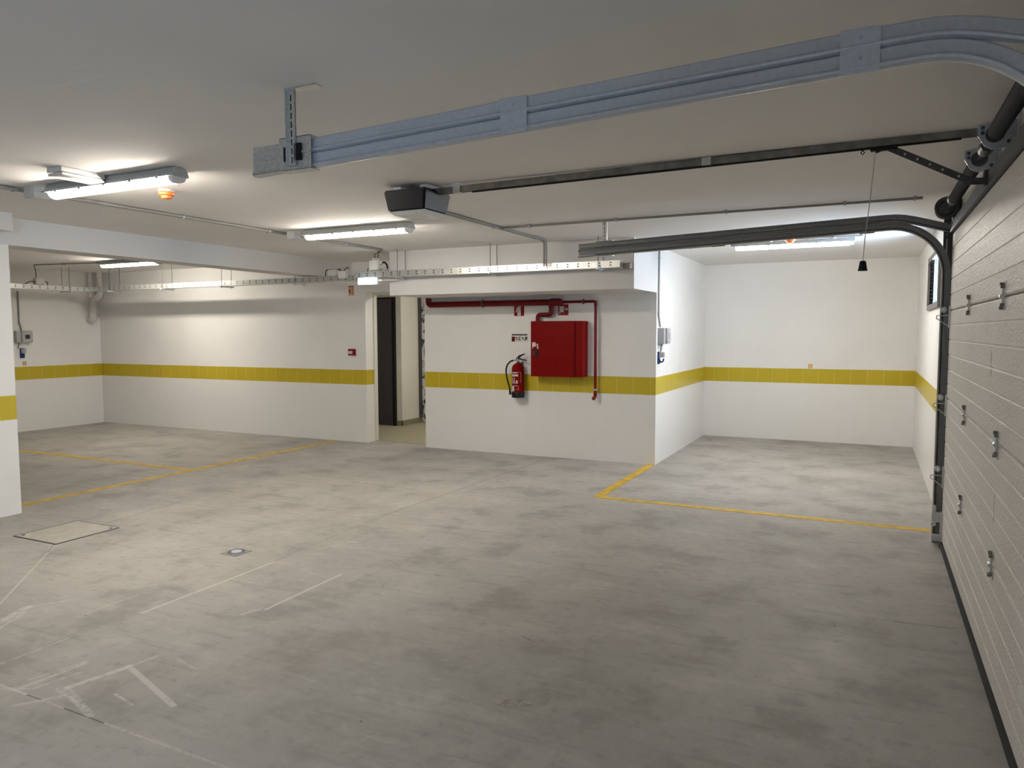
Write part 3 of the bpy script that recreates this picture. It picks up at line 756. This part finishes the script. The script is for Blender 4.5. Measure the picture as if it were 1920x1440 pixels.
conduit('twin grey conduits from the opener motor down to the cable tray',
        [[(-3.055, 4.32, zc), (-3.055, 7.02, zc), (-3.055, 7.02, 2.19)], [(-3.030, 4.32, zc), (-3.030, 7.02, zc), (-3.030, 7.02, 2.19)]],
        [((-3.043, y, zc), 'Y') for y in (4.95, 5.9, 6.8)], rb=.05)
conduit('single grey conduit along the ceiling above the far door track',
        [[(-3.02, 6.0, zc), (0.30, 6.0, zc)]], [((x, 6.0, zc), 'X') for x in (-2.75, -1.95, -1.05, -0.2, 0.25)])
conduit('grey conduit on the alcove ceiling between lamp and smoke detector',
        [[(XM+.0, 8.42, zc), (-1.55, 8.30, zc), (-1.45, 8.06, zc), (-0.1, 8.06, zc)]], [((x, 8.06, zc), 'X') for x in (-1.2, -0.95, -.35)]+[((-1.85, 8.36, zc), 'X')], rb=.02)
conduit('thin grey conduit over the back bays beside the lamp',
        [[(-10.9, 6.6, ZC2-.014), (-9.76, 6.82, ZC2-.014)]], [((-10.4, 6.715, ZC2-.014), 'X'), ((-9.80, 6.81, ZC2-.014), 'X')], r=.008)
conduit('vertical grey conduit dropping to the alcove switch box',
        [[(XM+.012, 8.20, ZC), (XM+.012, 8.20, 1.70), (XM+.014, 8.27, 1.57)]], [((XM+.012, 8.20, z), 'Z') for z in (2.34, 1.72)], r=.0095, group='vertical wall conduits')
conduit('vertical grey conduit dropping to the switch box behind pillar',
        [[(XL+.014, 6.83, 2.16), (XL+.014, 6.83, 1.70), (XL+.014, 6.86, 1.55)]], [((XL+.014, 6.83, 1.67), 'Z')], r=.011, group='vertical wall conduits')

# ---------------------------------------------------------------- cable trays
def hanger(t, p1, p2, ztop, zs):
    """trapeze: strut from p1 to p2 (x,y) at height zs, two rods to the ceiling"""
    a, b = Vector((p1[0], p1[1], zs)), Vector((p2[0], p2[1], zs)); d = (b-a).normalized()
    h = MB().bar(a-d*.035, b+d*.035, 0.022, 0.014).build('hanger', GALV, t, False)
    for p in (a, b):
        MB().cyl((p.x, p.y, zs-.02), (p.x, p.y, ztop), 0.0035, 6).build('rod', DKST, h)
t1 = thing('cable_tray', 'bright perforated cable tray hung in front of the white bulkhead', 'cable tray', (-3.85, 7.13, 2.157), 'hung perforated cable trays')
m = MB().box(-5.55, -2.26, 7.08, 7.083, 2.160, 2.226).box(-5.55, -2.26, 7.18, 7.183, 2.160, 2.226).box(-5.55, -2.26, 7.08, 7.183, 2.157, 2.160).box(-5.55, -2.26, 7.072, 7.083, 2.2255, 2.2275)
m.build('tray_channel', TRAYX, t1, False)
MB().box(-2.26, -2.185, 7.17, 7.26, 2.150, 2.205).build('end_bracket', RAILM, t1, False)
for x in (-4.9, -3.70, -2.48): hanger(t1, (x, 7.055), (x, 7.215), ZC, 2.147)
t2 = thing('cable_tray', 'long perforated cable tray passing under the beam to the back bays', 'cable tray', (-8.3, 7.45, 2.157), 'hung perforated cable trays')
m = MB().box(-11.0, -5.75, 7.40, 7.403, 2.160, 2.226).box(-10.85, -5.75, 7.50, 7.503, 2.160, 2.226).box(-11.0, -5.75, 7.40, 7.503, 2.157, 2.160)
m.build('tray_channel', TRAYX, t2, False)
for x in (-10.35, -9.2, -8.02, -6.72): hanger(t2, (x, 7.37), (x, 7.54), ZC2 if x < XC-.15 else ZC, 2.147)
t3 = thing('cable_tray', 'short perforated cable tray along the end wall behind pillar', 'cable tray', (-11.05, 6.0, 2.157), 'hung perforated cable trays')
m = MB().box(-11.0, -10.997, 4.5, 7.40, 2.160, 2.226).box(-11.103, -11.10, 4.5, 7.50, 2.160, 2.226).box(-11.103, -11.0, 4.5, 7.50, 2.157, 2.160)
m.build('tray_channel', TRAYY, t3, False)
for y in (7.15, 5.9): hanger(t3, (-10.96, y), (-11.14, y), ZC2, 2.147)

def cable(parent, pts, r=.006, mat=None): MB().tube(bend(pts, .04, 6), r, 8).build('cable', mat or DKST, parent)
j = jbox('junction_box', 'white junction box below the ceiling conduits by bulkhead corner', -5.31, -5.18, 7.07, 7.15, 2.245, 2.355)
for (x, z) in ((-5.28, 2.355), (-5.24, 2.355), (-5.205, 2.355)): MB().cyl((x, 7.11, z), (x, 7.11, z+.028), .010, 10).build('gland', WPLAS, j)
for z in (2.275, 2.325): MB().cyl((-5.18, 7.11, z), (-5.15, 7.11, z), .010, 10).build('gland', WPLAS, j)
cable(j, [(-5.24, 7.11, 2.38), (-5.25, 7.09, 2.42), (-5.045, 6.95, 2.455)]); cable(j, [(-5.205, 7.11, 2.38), (-5.20, 7.10, 2.44), (-5.03, 6.95, 2.455)])
cable(j, [(-5.15, 7.11, 2.275), (-5.10, 7.11, 2.275), (-5.07, 7.12, 2.21)], .005, WPLAS); cable(j, [(-5.31, 7.11, 2.28), (-5.36, 7.11, 2.27), (-5.37, 7.12, 2.20)], .005)
cable(j, [(-5.15, 7.11, 2.325), (-5.125, 7.12, 2.335), (-5.10, 7.14, 2.30), (-5.11, 7.15, 2.2)], .010, BLACK)
j = jbox('junction_box', 'white junction box on the tray where beam meets back wall', -6.215, -6.085, 7.42, 7.49, 2.229, 2.312)
for z in (2.245, 2.29): MB().cyl((-6.085, 7.45, z), (-6.055, 7.45, z), .010, 10).build('gland', WPLAS, j)
cable(j, [(-6.055, 7.45, 2.28), (-6.03, 7.45, 2.31), (-6.28, 7.46, 2.315), (-6.29, 7.46, 2.20)], .007)
cable(j, [(-6.055, 7.45, 2.235), (-6.02, 7.45, 2.26), (-5.93, 7.45, 2.335), (-5.90, 7.45, 2.31)], .007)
j = jbox('junction_box', 'smaller white junction box just before the lit exit lamp', -5.965, -5.855, 7.31, 7.375, 2.185, 2.275)
cable(j, [(-5.965, 7.35, 2.25), (-5.99, 7.35, 2.26), (-6.0, 7.385, 2.23)], .006)
j = jbox('junction_box', 'white junction box on the tray beside the end wall', -11.06, -10.99, 6.67, 6.80, 2.229, 2.325, face='+X')
cable(j, [(-11.02, 6.67, 2.27), (-11.02, 6.60, 2.27), (-11.02, 6.52, 2.22)], .007); cable(j, [(-11.02, 6.80, 2.27), (-11.02, 6.86, 2.28), (-11.02, 6.85, 2.2)], .007)
cable(j, [(-11.03, 6.7, 2.325), (-11.0, 6.68, 2.42), (-10.9, 6.6, 2.50)], .006)

ex = thing('exit_lamp', 'small lit bluish white exit lamp below the tray near doorway', 'exit lamp', (-5.325, 7.08, 2.085))
MB().box(-5.44, -5.21, 7.09, 7.15, 2.080, 2.1555, .006).build('base', WPLAS, ex)
m = MB(); m.prism([(7.09, 2.154), (7.09, 2.080), (7.03, 2.075), (7.02, 2.09), (7.02, 2.145), (7.035, 2.154)], 'X', -5.437, -5.213); m.build('light_cover', EXITM, ex)
MB().cyl((-5.21, 7.12, 2.125), (-5.16, 7.12, 2.125), .012, 10).cyl((-5.16, 7.12, 2.125), (-5.0, 7.2, 2.13), .006, 8).build('cable_gland', WPLAS, ex)

# drain pipe in the far corner
wp = thing('drain_pipe', 'white plastic drain pipe with elbow in the room corner', 'pipe', (-11.55, 7.95, 1.75))
MB().tube([(-11.60, 7.93, ZC2), (-11.60, 7.93, 2.10)], .045, 16).tube([(-11.45, 7.98, ZC2), (-11.45, 7.98, 2.22)], .045, 16).build('riser', WPIPE, wp)
MB().tube(bend([(-11.45, 7.98, 2.24), (-11.45, 7.98, 2.12), (-11.58, 7.94, 2.06), (-11.58, 7.94, 1.82), (-11.62, 8.0, 1.80)], .06, 6), .055, 16).build('branch', WPIPE, wp)
MB().lathe((-11.585, 7.93, 1.775), [(0.0, -.075), (.045, -.07), (.068, -.03), (.068, .03), (.05, .07), (0, .075)], 20).build('trap', WPIPE, wp)

# ---------------------------------------------------------------- wall switch boxes
def switchbox_x(label, xw, y0, y1, z0, z1):
    t = thing('switch_box', label, 'switch box', (xw, (y0+y1)/2, z0), 'grey wall switch boxes')
    ym = y0+(y1-y0)*.40
    MB().box(xw, xw+.075, y0, y1, z0, z1, .006).build('enclosure', GPLAS, t)
    MB().box(xw+.075, xw+.098, ym-.02, y1-.012, z0+.02, z1-.015, .005).build('breaker_cover', SMOKE, t)
    fr_ = MB()
    for (a, b, c, d) in ((ym-.03, ym-.02, z0+.012, z1-.01), (y1-.012, y1-.002, z0+.012, z1-.01), (ym-.03, y1-.002, z0+.006, z0+.02), (ym-.03, y1-.002, z1-.016, z1-.004)): fr_.box(xw+.07, xw+.090, a, b, c, d)
    fr_.build('cover_frame', GPLAS, t, False)
    MB().box(xw+.098, xw+.101, ym+.02, y1-.05, z0+.06, z1-.06).build('breaker', SBLACK if xw < -5 else GPLAS, t, False)
    MB().tube(bend([(xw+.03, y0+.06, z0), (xw+.03, y0+.05, z0-.04), (xw+.03, y0+.035, z0-.085)], .02), .006, 8).build('cable', DKST, t)
    return t
switchbox_x('grey switch box with clear cover on alcove side wall', XM, 8.20, 8.44, 1.375, 1.560)
switchbox_x('grey switch box on end wall behind the pillar', XL, 6.75, 6.98, 1.370, 1.553)
def hook(label, xw, y, z0, z1):
    t = thing('socket_holder', label, 'socket holder', (xw, y, z0), 'blue socket holders')
    MB().box(xw, xw+.018, y-.032, y+.032, z0, z1, .004).build('back_plate', BLUE, t)
    MB().box(xw+.016, xw+.075, y-.026, y+.026, z0+.075, z1-.006, .006).build('socket', GPLAS, t)
    MB().tube(bend([(xw+.012, y, z0+.055), (xw+.03, y, z0+.02), (xw+.06, y, z0+.03), (xw+.064, y, z0+.062)], .012), .009, 8).build('hook', BLUE, t)
hook('blue hook plate with grey socket on alcove side wall', XM, 8.235, 1.150, 1.290)
hook('blue hook plate with grey socket on end wall behind pillar', XL, 6.855, 1.135, 1.290)

# ---------------------------------------------------------------- stickers and signs
def plate_y(name, label, cat, x0, x1, z0, z1, yw, mat, parts, group=None):
    t = thing(name, label, cat, ((x0+x1)/2, yw, z0), group)
    MB().box(x0, x1, yw-.003, yw, z0, z1).build('panel', mat, t, False)
    for (pn, pm, polys) in parts:
        m = MB()
        for poly in polys: m.prism([(x0+(x1-x0)*u, z0+(z1-z0)*v) for (u, v) in poly], 'Y', yw-.0042, yw-.0028)
        m.build(pn, pm, t, False)
    return t
def rect(a, b, c, d): return [(a, c), (b, c), (b, d), (a, d)]
def disc(u, v, r, n=14, asp=1.0): return [(u+r*math.cos(2*PI*k/n), v+r*asp*math.sin(2*PI*k/n)) for k in range(n)]
plate_y('safety_sign', 'red square sign with a white extinguisher pictogram under pipe', 'sign', -3.945, -3.81, 1.712, 1.842, YB, REDS,
    [('pictogram', SIGNW, [[(.33, .04), (.67, .04), (.67, .68), (.60, .78), (.40, .78), (.33, .68)], rect(.43, .57, .76, .88), [(.45, .84), (.80, .94), (.80, .98), (.45, .90)],
        [(.45, .86), (.28, .82), (.15, .34), (.27, .34), (.33, .72), (.45, .81)], [(.58, .84), (.78, .80), (.78, .84), (.58, .88)]])], 'red fire safety signs')
plate_y('safety_sign', 'red square sign with a white hose reel pictogram above cabinet', 'sign', -3.362, -3.232, 1.714, 1.842, YB, REDS,
    [('pictogram', SIGNW, [rect(.08, .62, .28, .84), rect(.08, .13, .2, .88), rect(.57, .62, .24, .88), rect(.14, .20, .08, .3), [(.62, .52), (.74, .56), (.74, .60), (.62, .58)], disc(.82, .56, .13)]),
     ('reel_eye', REDS, [disc(.35, .56, .04), disc(.82, .56, .055)])], 'red fire safety signs')
sg = plate_y('instruction_strip', 'narrow white instruction strip with small pictograms above the extinguisher', 'sign', -3.985, -3.76, 1.395, 1.495, YB, simple('strip_white', (0.70, 0.68, 0.64), 0.5), [
     ('title_bar', SBLACK, [rect(.04, .96, .80, .96)]),
     ('red_pictogram', REDS, [rect(.03, .22, .05, .66)]),
     ('white_pictogram', SIGNW, [[(.08, .14), (.17, .14), (.17, .44), (.12, .58), (.08, .44)]]),
     ('small_pictogram', SGREEN, [[(.25, .6), (.40, .6), (.38, .52), (.30, .5), (.40, .3), (.40, .2), (.34, .2), (.25, .5)], [(.44, .2), (.58, .2), (.58, .3), (.50, .3), (.50, .52), (.58, .52), (.58, .62), (.44, .62)],
        [(.63, .58), (.70, .6), (.78, .3), (.78, .2), (.72, .3), (.63, .48)], [(.82, .2), (.90, .2), (.97, .36), (.97, .64), (.82, .64)]])])
plate_y('small_sign', 'small orange sign on wall beside the doorway top', 'sign', -6.472, -6.385, 2.022, 2.152, YB, ORNS,
    [('pictogram', SIGNW, [disc(.5, .42, .18, 12, .7), rect(.2, .8, .04, .12), rect(.3, .7, .72, .82)]), ('border_bar', REDS, [rect(0, 1, .93, 1), rect(.1, .4, .3, .55)])])
plate_y('bay_label', 'tiny amber bay label above the band in alcove', 'label', -0.768, -0.708, 1.006, 1.071, YB2, SIGNW,
    [('stripe', ORNY, [rect(.05, .42, .05, .95), rect(.60, .95, .05, .95)])], 'amber bay labels')
t = thing('bay_label', 'tiny amber bay label above band behind the pillar', 'label', (XL, 6.885, 1.02), 'amber bay labels')
MB().box(XL, XL+.003, 6.855, 6.915, 1.02, 1.085).build('panel', SIGNW, t, False)
MB().box(XL+.003, XL+.004, 6.858, 6.882, 1.024, 1.081).box(XL+.003, XL+.004, 6.892, 6.912, 1.024, 1.081).build('stripe', ORNY, t, False)

cp = thing('fire_call_point', 'small red fire alarm call point left of doorway', 'call point', (-6.41, YB, 1.20))
cp['label'] = 'small red square fire alarm call point beside the doorway'
MB().box(-6.475, -6.365, YB-.042, YB, 1.20, 1.29, .008).build('housing', REDS, cp)
MB().box(-6.465, -6.395, YB-.046, YB-.041, 1.222, 1.262).build('break_glass', SIGNW, cp, False)

# ---------------------------------------------------------------- fire hose cabinet
fc = thing('fire_hose_cabinet', 'large red steel fire hose cabinet on the white wall', 'cabinet', (-3.32, YB, 0.99))
CX0, CX1, CZ0, CZ1 = -3.633, -2.985, 0.990, 1.643
MB().box(CX0, CX1, YB-.17, YB, CZ0, CZ1, .008).build('cabinet_body', RED, fc)
m = MB().box(CX0-.002, CX1-.095, YB-.193, YB-.168, CZ0-.001, CZ1+.001, .005)
dd = m.build('door', RED, fc)
MB().box(CX1-.088, CX1+.001, YB-.188, YB-.168, CZ0, CZ1, .007).build('hinge_strip', RED, fc)
lk = MB().box(CX0+.012, CX0+.100, YB-.199, YB-.192, 1.226, 1.305, .003).build('lock_plate', BLACK, dd)
MB().box(CX0+.026, CX0+.056, YB-.203, YB-.198, 1.236, 1.292, .002).build('break_window', REDS, lk)
def ypoly(m, polys, y):
    for p in polys: m.prism(p, 'Y', y-.0008, y+.0004)
m = MB(); x0 = CX0+.018; z0 = 1.33
ypoly(m, [[(x0, z0+.012), (x0+.044, z0+.012), (x0+.044, z0+.064), (x0, z0+.064)], [(x0+.006, z0-.012), (x0+.014, z0+.012), (x0, z0+.012)], [(x0+.044, z0+.03), (x0+.056, z0+.034), (x0+.056, z0+.04), (x0+.044, z0+.042)]], YB-.1935)
for (dx, dz) in ((.066, .040), (.070, .024), (.066, .008), (.074, -.004)):
    ypoly(m, [[(x0+dx+.009*math.cos(2*PI*k/10), z0+dz+.009*math.sin(2*PI*k/10)) for k in range(10)]], YB-.1935)
m.build('hose_pictogram', SIGNW, dd, False)

# ---------------------------------------------------------------- red pipework
rp = thing('fire_water_pipe', 'red fire water pipe run above and beside the cabinet', 'pipe', (-3.4, YB-.06, 1.87))
PY = YB-.065
MB().tube(bend([(-5.14, PY, 1.952), (-5.14, PY, 1.868), (-3.40, PY, 1.868)], .05, 6), .0365, 18).build('main_pipe', REDP, rp)
MB().lathe((-3.34, PY, 1.868), [(.0365, -.09), (.044, -.085), (.044, .02), (.030, .055), (.020, .06), (.016, .07)], 20, 'X').build('reducer', REDP, rp)
MB().lathe((-3.425, PY, 1.868), [(.032, -.075), (.032, -.05), (.030, 0)], 16).build('tee_outlet', REDP, rp)
MB().tube(bend([(-3.425, PY, 1.81), (-3.425, PY, 1.722), (-3.60, PY, 1.722), (-3.60, PY, 1.6435)], .04, 6), .0255, 16).build('branch_pipe', REDP, rp)
m = MB()
for c, ax in (((-3.425, PY, 1.77), 'Z'), ((-3.425, PY, 1.745), 'Z')): m.lathe(c, [(.026, -.012), (.032, -.010), (.032, .010), (.026, .012)], 16, ax)
m.build('coupling', REDP, rp)
MB().tube(bend([(-3.27, PY, 1.868), (-2.868, PY, 1.868), (-2.868, PY, 0.79), (-2.868, PY-.0, 0.765), (-2.885, PY-.03, 0.735)], .03, 6), .0165, 14).build('drop_pipe', REDP, rp)
m = MB().lathe((-2.868, PY, 1.845), [(.0165, -.03), (.0205, -.028), (.0205, .028), (.0165, .03)], 14).lathe((-2.868, PY, .79), [(.0165, -.02), (.021, -.018), (.021, .018), (.0165, .02)], 14)
m.tube([(-2.868, PY, .765), (-2.885, PY-.03, 0.735)], .0205, 14)
m.build('elbow', REDP, rp)
for (c, ax, r) in (((-4.345, PY, 1.868), 'X', .040), ((-3.02, PY, 1.868), 'X', .0195), ((-2.868, PY, .845), 'Z', .0195)):
    m = MB().lathe(c, [(r-.006, -.010), (r, -.010), (r, .010), (r-.006, .010)], 18, ax)
    m.cyl((c[0], PY+r*.8, c[2]), (c[0], YB, c[2]), .006, 8)
    if ax == 'X': m.box(c[0]-.008, c[0]+.008, PY-.012, PY+.012, c[2]+r-.004, c[2]+r+.010).box(c[0]-.008, c[0]+.008, PY-.012, PY+.012, c[2]-r-.010, c[2]-r+.004)
    else: m.box(c[0]-r-.010, c[0]-r+.004, PY-.012, PY+.012, c[2]-.008, c[2]+.008).box(c[0]+r-.004, c[0]+r+.010, PY-.012, PY+.012, c[2]-.008, c[2]+.008)
    m.build('pipe_clamp', DKST if ax == 'X' else CHROME, rp)

# ---------------------------------------------------------------- extinguisher
EXX, EXY, EZ = -3.845, YB-.105, 0.722
fe = thing('fire_extinguisher', 'red fire extinguisher hung beside the red cabinet, black hose', 'fire extinguisher', (EXX, EXY, EZ))
MB().lathe((EXX, EXY, EZ), [(0.0, .06), (.074, .06), (.075, .065), (.075, .345), (.073, .365), (.064, .388), (.046, .406), (.026, .416), (.020, .420), (.020, .432)], 32).build('cylinder', RED, fe)
MB().lathe((EXX, EXY, EZ), [(0.0, 0), (.074, 0), (.079, .006), (.079, .060), (.076, .068), (0.0, .068)], 32).build('base_cup', BLACK, fe)
MB().lathe((EXX, EXY, EZ+.43), [(.018, 0), (.018, .022), (.013, .026), (.013, .05), (0, .05)], 16).cyl((EXX-.055, EXY, EZ+.452), (EXX, EXY, EZ+.452), .010, 10).build('valve', CHROME, fe)
m = MB().prism([(EXX-.025, EZ+.470), (EXX+.010, EZ+.470), (EXX+.032, EZ+.496), (EXX+.090, EZ+.528), (EXX+.088, EZ+.536), (EXX+.015, EZ+.512)], 'Y', EXY-.012, EXY+.012)
m.prism([(EXX-.020, EZ+.462), (EXX+.02, EZ+.462), (EXX+.115, EZ+.446), (EXX+.115, EZ+.455), (EXX+.025, EZ+.478), (EXX-.02, EZ+.478)], 'Y', EXY-.011, EXY+.011)
m.build('handle', BLACK, fe, False)
hp = [(EXX-.05, EXY, EZ+.452), (EXX-.10, EXY-.005, EZ+.440), (EXX-.140, EXY-.015, EZ+.395), (EXX-.152, EXY-.022, EZ+.34), (EXX-.147, EXY-.028, EZ+.29), (EXX-.132, EXY-.032, EZ+.23), (EXX-.112, EXY-.035, EZ+.165), (EXX-.094, EXY-.035, EZ+.10)]
MB().tube(bend(hp, .05, 4), .0095, 10).build('hose', BLACK, fe)
MB().cyl((EXX-.094, EXY-.035, EZ+.10), (EXX-.088, EXY-.035, EZ+.035), .0115, 12, .015).build('nozzle', BLACK, fe)
def cyl_label(name, mat, a0, a1, z0, z1, r=.0757):
    n = 8; vs = []; fs = []
    for k in range(n+1):
        a = a0+(a1-a0)*k/n
        vs += [(EXX+r*math.sin(a), EXY-r*math.cos(a), EZ+z0), (EXX+r*math.sin(a), EXY-r*math.cos(a), EZ+z1)]
    for k in range(n): fs.append((2*k, 2*k+2, 2*k+3, 2*k+1))
    return (vs, fs, mat, name)
for (nm, mt, segs) in (('label_text', SIGNW, [(-1.0, -.28, .298, .310), (-1.0, -.22, .262, .284), (-1.0, -.55, .250, .254), (-1.0, -.5, .232, .236), (-1.0, -.5, .222, .226), (-.95, -.8, .192, .212), (-.68, -.55, .192, .212), (-.42, -.28, .192, .212), (-1.0, -.25, .176, .186), (-.9, -.3, .148, .151)]),
                       ('inspection_tag', SIGNW, [(-1.0, -.62, .076, .142)]),
                       ('label_border', SIGNW, [(-.26, .02, .306, .308), (.02, .04, .18, .308), (-.62, -.20, .139, .1405), (-.62, -.20, .100, .1015), (-.22, -.20, .100, .140)]),
                       ('label_block', REDS, [(-.24, .0, .186, .215)])):
    m = MB()
    for sgm in segs:
        sgm = (-0.9+(sgm[0]+1)*1.75, -0.9+(sgm[1]+1)*1.75, sgm[2], sgm[3])
        v, f_, _, _ = cyl_label(nm, mt, *sgm); m.add(v, f_)
    m.build(nm, mt, fe)
MB().box(EXX-.02, EXX+.02, EXY+.02, YB, EZ+.38, EZ+.42).build('wall_bracket', DKST, fe, False)

# ---------------------------------------------------------------- assumed lobby lamp, added out of sight past the doorway to brighten the lobby
ll = thing('assumed_lobby_lamp', 'assumed round lit lamp added on the lobby ceiling behind the doorway wall', 'lamp', (-5.2, 9.4, 2.469))
MB().lathe((-5.2, 9.4, ZC), [(.16, 0), (.16, -.02), (0, -.02)], 28).build('base', WPLAS, ll)
MB().lathe((-5.2, 9.4, ZC-.02), [(.15, 0), (.14, -.04), (.08, -.06), (0, -.065)], 28).build('diffuser', LOBM, ll)
